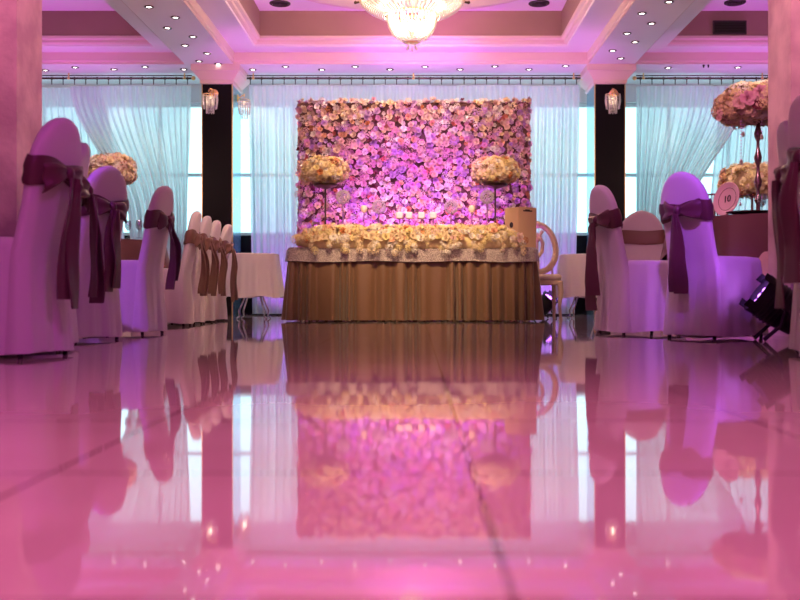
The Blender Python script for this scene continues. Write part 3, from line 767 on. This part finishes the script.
# ------------------------------------------------------------------ LED par lights
def par(x, y, rz, tilt, s_, label):
    t = thing('par_light', label, 'stage light', (x, y, 0), rz)
    a = .07*s_+.10*s_
    T = Matrix.Translation((0, 0, .165*s_)) @ Matrix.Rotation(-tilt, 4, 'X')   # can axis local -Y tilted up
    T = Matrix.Translation((0, 0, .165*s_)) @ Matrix.Rotation(R(90)-tilt, 4, 'X')
    def tr(m):
        m.v = [tuple(T @ Vector(p)) for p in m.v]; return m
    # local +Z of can is the beam direction
    tr(MB().lathe([(.05*s_, -.13*s_), (.085*s_, -.11*s_), (.10*s_, -.02*s_), (.105*s_, .10*s_), (.108*s_, .13*s_), (.098*s_, .13*s_), (.095*s_, .10*s_), (.001, .095*s_)], 28)).build('can', M['device'], t)
    for i in range(5): tr(MB().tube([(.106*s_*math.cos(q), .106*s_*math.sin(q), (-.0+.02*i)*s_) for q in [2*PI*k/28 for k in range(29)]], .004*s_, 5)).build('cooling_fin', M['device'], t)
    L = MB()
    for r, n in ((.0, 1), (.035*s_, 6), (.07*s_, 12)):
        for i in range(n):
            q = 2*PI*i/n; L.lathe([(.013*s_, .097*s_), (.012*s_, .106*s_), (.001, .109*s_)], 8, (r*math.cos(q), r*math.sin(q), 0))
    tr(L).build('led_lenses', M['lens'], t)
    for k in range(4):
        q = PI/4+k*PI/2; m = MB(); m.box((-.025*s_, -.003, .11*s_), (.025*s_, .003, .16*s_))
        m.v = [tuple(Matrix.Rotation(q, 4, 'Z') @ Vector((p[0], p[1]+.108*s_, p[2]))) for p in m.v]; tr(m).build('barn_door_clip', M['device'], t)
    for sx in (-1, 1):
        MB().tube([(sx*.118*s_, 0, .17*s_), (sx*.12*s_, -.02*s_, .08*s_), (sx*.11*s_, -.10*s_, .008)], [.010*s_]*3, 8).build('bracket_leg', M['device'], t)
        MB().tube([(sx*.118*s_, 0, .17*s_), (sx*.12*s_, .04*s_, .08*s_), (sx*.11*s_, .12*s_, .008)], [.010*s_]*3, 8).build('bracket_leg', M['device'], t)
        MB().tube([(sx*.105*s_, 0, .165*s_), (sx*.135*s_, 0, .165*s_)], .018*s_, 10).build('clamp_knob', M['device'], t)
    d = T.to_3x3() @ Vector((0, 0, 1))
    lamp('par_beam', 'SPOT', tuple(T @ Vector((0, 0, .14*s_))), tuple(T @ Vector((0, 0, 1.14))), VIO, 3*s_, .05, 70, .8, t)
par(px(781, 5.7), 5.72, R(-97), R(36), 1.15, 'black stage light glowing violet on floor beside the pink right pillar')
par(px(547, 11.7), 11.85, R(55), R(50), .95, 'small black stage light glowing violet under the carved cream chair')
m = MB()
pts = [(2.33, 5.76, .03), (2.36, 5.74, .012), (2.3, 5.7, .008), (2.5, 5.5, .008), (2.9, 5.2, .008)]
tag(m.tube(pts, .006, 6).build('power_cable', M['device']), 'black power cable running from the stage light by the right pillar', 'cable')

# ------------------------------------------------------------------ banquet chairs
def chair(x, y, face, label, seed, tail=(.30, .26), bow=1.0, satin='satin', tailside=0, z1=1.0, bowx=0):
    """face: degrees, direction the sitter looks, measured from +X"""
    rnd = random.Random(seed)
    t = thing('banquet_chair', label, 'chair', (x, y, 0), R(face-90), 'covered banquet chairs')
    n = 112
    def se(hx_, y0, y1, z, amp, ph, e=5.0, zoff=0):
        ring = []
        cy_ = (y0+y1)/2; hy_ = (y1-y0)/2
        for i in range(n):
            a = 2*PI*i/n; c, s_ = math.cos(a), math.sin(a)
            q = (abs(c)**e+abs(s_)**e)**(-1/e)
            w_ = amp*(math.sin(4*a+PI/4*0+ph)*0+.55*math.sin(9*a+ph)+.6*math.sin(14*a+1.7*ph)+.9*max(0, math.cos(4*(a-PI/4)))**4)
            ring.append((c*q*hx_+c*w_, cy_+s_*q*hy_+s_*w_, z+zoff*math.sin(3*a+ph)))
        return ring
    ph = rnd.uniform(0, 6)
    rings = [se(.225+.0*0, -.035, .46, .022, .014, ph, zoff=.006), se(.222, -.03, .455, .12, .012, ph), se(.216, -.02, .45, .25, .009, ph), se(.208, -.01, .445, .38, .005, ph),
             se(.205, -.005, .44, .45, .002, ph), se(.203, 0, .437, .475, .001, ph), se(.195, .01, .428, .488, 0, ph), se(.15, .05, .38, .495, 0, ph), se(.05, .15, .28, .498, 0, ph)]
    MB().loft(rings, True, False, True).build('seat_cover', M['cover'], t)
    # back
    rings = []; k = 56
    def yc(z): return .03-.11*max(0, (z-.42))/.58
    def wd(z):
        if z < .5: return .19+.038*(1-z/.5)
        if z < .78: return .19-.006*math.sin(PI*(z-.5)/.28)
        q = (z-.78)/(z1-.78); return .19*max(0, 1-q**2.15)**.56
    zs = [.022, .10, .18, .28, .37, .43, .47, .52, .58, .64, .7, .745, .78] + [.78+(z1-.78)*math.sin(R(q)) for q in (12, 24, 36, 48, 58, 67, 75, 82, 87, 89.6)]
    for z in zs:
        w_ = max(.004, wd(z)); th = .036*min(1, (w_/.1))**.6+.002
        if z < .5: th += .028*(.5-z)/.5
        ring = []
        for i in range(k):
            a = 2*PI*i/k; c, s_ = math.cos(a), math.sin(a); q = (abs(c)**3+abs(s_)**3)**(-1/3)
            wr = (.004*math.sin(5*a+ph)+.004*math.sin(11*a+2*ph))*max(0, (.75-z))*2
            ring.append((c*q*w_, yc(z)+s_*q*(th+wr), z))
        rings.append(ring)
    MB().loft(rings).build('back_cover', M['cover'], t)
    # sash band
    zb = .765; rings = []
    for dz, g in ((-.062, .002), (-.045, .008), (-.015, .005), (.012, .009), (.04, .005), (.058, .002)):
        ring = []
        for i in range(k):
            a = 2*PI*i/k; c, s_ = math.cos(a), math.sin(a); q = (abs(c)**3+abs(s_)**3)**(-1/3)
            pinch = max(0, -s_)**6*(1-abs(c))  # gathered towards the knot at the back
            zz = zb+dz*(1-.45*pinch)+.006*math.sin(3*a+ph)
            w_ = max(wd(zz), wd(zb+.05)*.5); ring.append((c*q*(w_+.006+g), yc(zz)+s_*q*(.038+.006+g), zz))
        rings.append(ring)
    sash = MB().loft(rings, True, False, False).build("sash_band", M[satin], t)
    yk = yc(zb)-.062; bx = bowx
    MB().ball((bx, yk-.005, zb), .026, 10, sz=1.25).build('sash_knot', M[satin], sash)
    for sx in (-1, 1):
        rings = []; L = .135*bow*rnd.uniform(.92, 1.1); dr = rnd.uniform(-.02, .035)
        for q in range(9):
            f = q/8; hh = .015+.050*f**.75; dd = .009+.013*math.sin(PI*f)
            if q == 8: hh *= .93; dd *= .4
            cx_ = bx+sx*(.012+L*f); zz = zb-dr*f*f*1.4-.008*f; ring = []
            for i in range(18):
                a = 2*PI*i/18; ring.append((cx_+.006*math.cos(a*2)*f, yk+.0-.010*math.sin(PI*f)+.02*f+dd*math.cos(a)*(1+.35*math.cos(3*a))+.006*f*math.sin(2.6*math.sin(a)*2+seed), zz+hh*math.sin(a)))
            rings.append(ring)
        MB().loft(rings).build('bow_loop', M[satin], sash)
    for j, sx in enumerate((-1, 1)):
        zt = tail[j]; tw = {2: .7, 4: 1.2, 10: .9, 11: .9, 12: .9, 13: .9, 21: .45, 31: .3}.get(seed, 0)*(1 if j else .8); pts = []; wd_ = []; sd = []
        for q in range(12):
            f = q/11; z = zb-.02-(zb-.02-zt)*f
            yy = min(yk-.015, yc(max(z, .3))-.052-.0)
            yy = yk-.018+.02*f-.028*(tw > 0)*min(1, f*3)
            yy -= .006*math.sin(f*7+seed)
            pts.append((bx+sx*(.012+.014*f)+tailside*f*.03+.006*math.sin(f*5+seed+j), yy-.012*(j), z)); wd_.append(.018+.030*min(1, f*2.2)+.004*math.sin(f*9)); sd.append((1, .28*math.sin(f*4+j*2+seed)+.1+tw*min(1, f*3), 0))
        MB().ribbon(pts, wd_, sd, .006).build('sash_tail', M[satin], sash)
    for sx in (-1, 1):
        MB().tube([(sx*.18, .02, .15), (sx*.18, .01, .0)], [.012, .011], 8).build('leg', M['leg'], t)
        MB().tube([(sx*.18, .39, .15), (sx*.185, .41, .0)], [.012, .011], 8).build('leg', M['leg'], t)
    return t
def cpos(pxx, D): return px(pxx, D), D
x, y = cpos(46, 4.2); chair(x, y, 171, 'large plum-sashed white covered chair at far left, nearest the camera', 1, (.24, .20))
x, y = cpos(66, 4.85); chair(x, y, 192, 'plum-sashed covered chair seen edge-on, just behind the large nearest chair at left', 2, (.25, .22))
x, y = cpos(98, 5.75); chair(x, y, 158, 'covered chair at left lit violet, its bowed back turned to the camera', 3, (.28, .3))
x, y = cpos(154, 6.75); chair(x, y, 174, 'covered chair at left in side view, its bent plum sash drooping right', 4, (.30, .36))
for i, (pxx, D) in enumerate(((188, 8.72), (199, 9.24), (209, 9.77), (221, 10.32))):
    x, y = cpos(pxx, D)
    chair(x, y, 184-2*i, 'pale covered chair with taupe sash, %s of the four before the left black pillar' % ['nearest', 'second', 'third', 'farthest'][i], 10+i, (.28, .26) if i < 3 else (.2, .22), bow=.8, satin='taupe')
x, y = cpos(610, 6.72); chair(x, y, 15, 'covered chair on the right in side view, long sash tails hanging at its left', 21, (.16, .26))
x, y = cpos(690, 6.02); chair(x, y, 31, 'covered chair on the right lit violet, big plum bow on its turned back', 22, (.28, .27), bow=1.0)
x, y = cpos(641, 8.6); chair(x, y, 255, 'covered chair facing the camera with flat taupe band, beyond the right round table', 23, satin='taupe')
# chairs at the right edge of the picture
chair(px(826, 3.7), 3.7, 2, 'plum-sashed covered chair cut off at the right picture edge, nearest the camera', 31, (.33, .30))
chair(px(806, 4.25), 4.25, 352, 'thin sliver of covered chair with dark bow against the right pink pillar', 32, (.22, .2))

# ------------------------------------------------------------------ round guest tables
def round_table(x, y, r, lt, lb, lo, seed, zt=.80, basemat='beige_cloth', ang=0):
    t = thing('round_table', lt, 'table', (x, y, 0))
    MB().lathe([(.001, zt-.035), (r-.02, zt-.035), (r-.01, zt-.02), (r-.012, zt-.006), (.001, zt-.006)], 48).build('tabletop', M['throne'], t)
    for k in range(4):
        a = PI/4+k*PI/2; MB().tube([(r*.5*math.cos(a), r*.5*math.sin(a), zt-.035), (r*.6*math.cos(a), r*.6*math.sin(a), 0)], .016, 8).build('leg', M['chrome'], t)
    o = cloth_round(r, zt, .03, 20, .016, seed, 240, 10, .05).build('tablecloth', M[basemat], loc=(x, y, 0)); tag(o, lb, 'tablecloth')
    # square overlay: covers the top and hangs in four points
    n = 240; rings = []; rnd = random.Random(seed+1); ph = rnd.uniform(0, 6)
    for f in (.3, .97): rings.append([(r*f*math.cos(2*PI*i/n), r*f*math.sin(2*PI*i/n), zt+.004) for i in range(n)])
    for k in range(9):
        v = k/8; ring = []
        for i in range(n):
            a = 2*PI*i/n; c, s_ = math.cos(a-ang), math.sin(a-ang)
            ext = .98*r*(1/max(abs(c), abs(s_)))*1.12; drop = max(.02, min(zt-.1, (ext-r)*1.25+.12))
            rr = r+.018+(.052*drop/.7+.055*math.sin(12*a+ph+.7*math.sin(5*a))*min(1, drop*2))*v+.012*v
            ring.append((rr*math.cos(a), rr*math.sin(a), zt+.002-drop*v))
        rings.append(ring)
    o = MB().loft(rings, True, True, False).build('table_overlay', M['overlay'], loc=(x, y, 0)); tag(o, lo, 'tablecloth')
T2 = (2.74, 7.55)
round_table(*T2, .80, 'round guest table on the right, under the plum satin overlay', 'pinkish beige long cloth on the right guest table', 'plum satin overlay on the right guest table with number plate', 41, ang=R(10), zt=.82)
T1 = (-3.32, 10.05)
round_table(*T1, .76, 'round guest table at left, beyond the chairs', 'pink long cloth on the left guest table behind the chairs', 'brown satin overlay on the left guest table behind the chairs', 42, zt=.80, ang=R(30), basemat='white_cloth')
T3 = (3.55, 10.7)
round_table(*T3, .8, 'round guest table farther back on the right', 'pinkish beige cloth on the farther right guest table', 'plum overlay on the farther right guest table', 43, ang=R(20))

# flowers on the guest tables
def tall_stand(x, y, zt, h, label, rx, rz_, cols, n, seed, size, kinds, strands, ornate=True):
    t = thing('flower_candelabra', label, 'flower arrangement', (x, y, zt))
    prof = [(.10, 0), (.105, .012), (.05, .03), (.018, .06), (.014, .12), (.028, .15), (.014, .19)]
    z = .19
    while z < h-.2 and ornate:
        prof += [(.012, z+.04), (.024, z+.07), (.030, z+.10), (.016, z+.15), (.012, z+.18)]; z += .18
    prof += [(.012, h-.04), (.03, h-.02), (.12, h), (.001, h+.005)]
    MB().lathe(prof, 16).build('column', M['rod'] if not ornate else M['silver'], t)
    flower_ball(t, h+rz_*.55, rx, rz_, cols, n, seed, size, kinds)
    for a, r, L in strands:
        c, s_ = math.cos(a), math.sin(a)
        m = strand([(r*c, r*s_, h+.03), (r*c, r*s_, h-L)], .006, 5, .022); m.ball((r*c, r*s_, h-L-.02), .014, 6, sz=1.5); m.build('crystal_strand', M['crystal'], t)
    return t
M['silver'] = mat('tarnished_silver', (.30, .20, .22), .25, .9)
t = tall_stand(px(758, 7.5), 7.5, .826, .76, 'tall silver candelabra with big pink peony ball beside the right pillar', .29, .145,
    {'cream': 12, 'blush': 5, 'pink': 1.5, 'lemon': 3, 'white': 4, 'burgundy': .4}, 280, 61, .052, {'rose': 3, 'hydrangea': 5, 'peony': 2},
    [(R(215), .20, .32), (R(262), .14, .14), (R(285), .15, .20), (R(330), .16, .26), (R(190), .12, .1)])
for (dx, dz, c, s_) in ((-.16, .05, 'pink', .07), (-.08, .09, 'pink', .066), (-.02, .04, 'blush', .07), (.05, .09, 'burgundy', .06), (-.1, .0, 'burgundy', .05), (.12, .03, 'pink', .08), (-.21, .02, 'blush', .06)):
    yy = -.29*math.sqrt(max(0, 1-(dx/.29)**2))**.6
    inst('large_peony', bloom_mesh('peony', 1, c), t, (dx, yy*.97, .78+dz+.03), rot_to((dx*2, -1, .1), 1).to_euler(), s_)
m = MB().tube([(-.24, -.05, .84), (-.29, -.07, .80), (-.31, -.08, .74)], .004, 5); m.build('orchid_sprig_stem', M['green'], t)
for q, (a_, b_) in enumerate(((-.29, .83), (-.31, .79), (-.315, .75))): inst('orchid_bloom', bloom_mesh('peony', q % 3, 'blush'), t, (a_, -.08, b_), rot_to((-.4, -1, .1), q).to_euler(), .028)
tall_stand(px(752, 10.7), 10.7, .806, .55, 'lower flower ball on dark stand, behind the right candelabra', .33, .19,
    {'cream': 12, 'peach': 3, 'lemon': 4, 'orange': 1.2, 'blush': 3}, 240, 62, .052, {'rose': 5, 'hydrangea': 4, 'peony': 1}, [(R(200), .15, .1), (R(300), .15, .1)])
tall_stand(px(111, 10.05), 10.05, .806, .60, 'cream and orange flower ball on stand, behind the violet-lit chair at left', .235, .16,
    {'cream': 12, 'peach': 2, 'white': 5, 'orange': 1, 'blush': 4}, 260, 63, .045, {'rose': 5, 'hydrangea': 4, 'peony': 1}, [(R(200+i*30), .12, .07+.03*(i % 3)) for i in range(6)])

# things on the right table
ZT2 = .827
t = thing('number_plate', 'pink plate standing upright on the right table, marked 10', 'plate', (px(728, 7.12), 7.12, ZT2))
prof = [(.001, .004), (.08, .006), (.092, .012), (.118, .022), (.123, .020), (.121, .014), (.092, .003), (.001, 0)]
T = Matrix.Translation((0, 0, .118)) @ Matrix.Rotation(R(-66), 4, 'Z') @ Matrix.Rotation(R(20), 4, 'Y') @ Matrix.Rotation(R(78), 4, 'X')
m = MB().lathe(prof, 48, cap=False); m.v = [tuple(T @ Vector(p)) for p in m.v]; m.build('plate', M['charger'], t)
m = MB()
for r in (.082,): m.tube([(r*math.cos(q), r*math.sin(q), .0075) for q in [2*PI*k/48 for k in range(49)]], .0022, 5)
m.v = [tuple(T @ Vector(p)) for p in m.v]; m.build('rim_line', M['satin'], t)
fc = bpy.data.curves.new('plate_number', 'FONT'); fc.body = '10'; fc.size = .07; fc.align_x = 'CENTER'; fc.align_y = 'CENTER'; fc.extrude = .0015; fc.shear = 0
fo = bpy.data.objects.new('tmp', fc); C.objects.link(fo); bpy.context.view_layer.update()
me = bpy.data.meshes.new_from_object(fo); bpy.data.objects.remove(fo); me.materials.clear(); me.materials.append(M['ink'])
o = bpy.data.objects.new('plate_number', me); C.objects.link(o); o.parent = t; o.matrix_local = T @ Matrix.Translation((0, 0, .0085)) @ Matrix.Rotation(R(26), 4, 'Z'); o['label'] = 'dark number 10 on the plate'
MB().box((-.03, .015, 0), (.05, .075, .012)).tube([(.0, .05, .01), (.0, .035, .10)], .004, 6).build('plate_stand', M['ink'], t, smooth=False)
t = thing('charger_plate', 'dark flat charger plate on the right table near the number plate', 'plate', (px(749, 7.0), 7.0, ZT2))
MB().lathe([(.06, 0), (.10, .004), (.155, .016), (.158, .019), (.10, .009), (.001, .008)], 40).build('plate', M['silver'], t)
t = thing('glass_votive', 'square glass lantern on the right table behind the violet chair', 'lantern', (px(711.5, 7.25), 7.25, ZT2))
m = MB()
for sx in (-1, 1):
    for sy in (-1, 1): m.box((sx*.034-.003, sy*.034-.003, 0), (sx*.034+.003, sy*.034+.003, .17))
for z in (0, .164):
    for sg in (-1, 1): m.box((-.034, sg*.034-.003, z), (.034, sg*.034+.003, z+.006)).box((sg*.034-.003, -.034, z), (sg*.034+.003, .034, z+.006))
m.build('metal_frame', M['silver'], t, smooth=False)
g = MB()
for sg in (-1, 1): g.box((-.032, sg*.034-.001, .006), (.032, sg*.034+.001, .164)).box((sg*.034-.001, -.032, .006), (sg*.034+.001, .032, .164))
g.build('glass_panes', M['glass'], t, smooth=False)
MB().lathe([(.022, .006), (.022, .10), (.018, .103), (.001, .10)], 14).build('candle', M['candle'], t)
def wineglass(x, y, z, label):
    t = thing('wine_glass', label, 'glass', (x, y, z))
    MB().lathe([(.03, 0), (.031, .003), (.004, .008), (.004, .07)], 16).build('stem', M['glass2'], t)
    MB().lathe([(.004, .07), (.03, .10), (.033, .13), (.027, .17), (.026, .17), (.031, .13), (.028, .10), (.002, .073)], 16, cap=False).build('bowl', M['glass2'], t)
M['glass2'] = glass_mat('drinking_glass', (.85, .88, .9))
M['glass2'].node_tree.nodes['Mix Shader'].inputs[0].default_value = .25
wineglass(px(762, 7.25), 7.25, ZT2, 'clear glass on the right table beside the pillar')
wineglass(px(128, 9.5), 9.5, .806, 'clear glass at left on the brown overlay, left of a pair')
wineglass(px(139, 9.45), 9.45, .806, 'clear glass at left on the brown overlay, right of a pair')
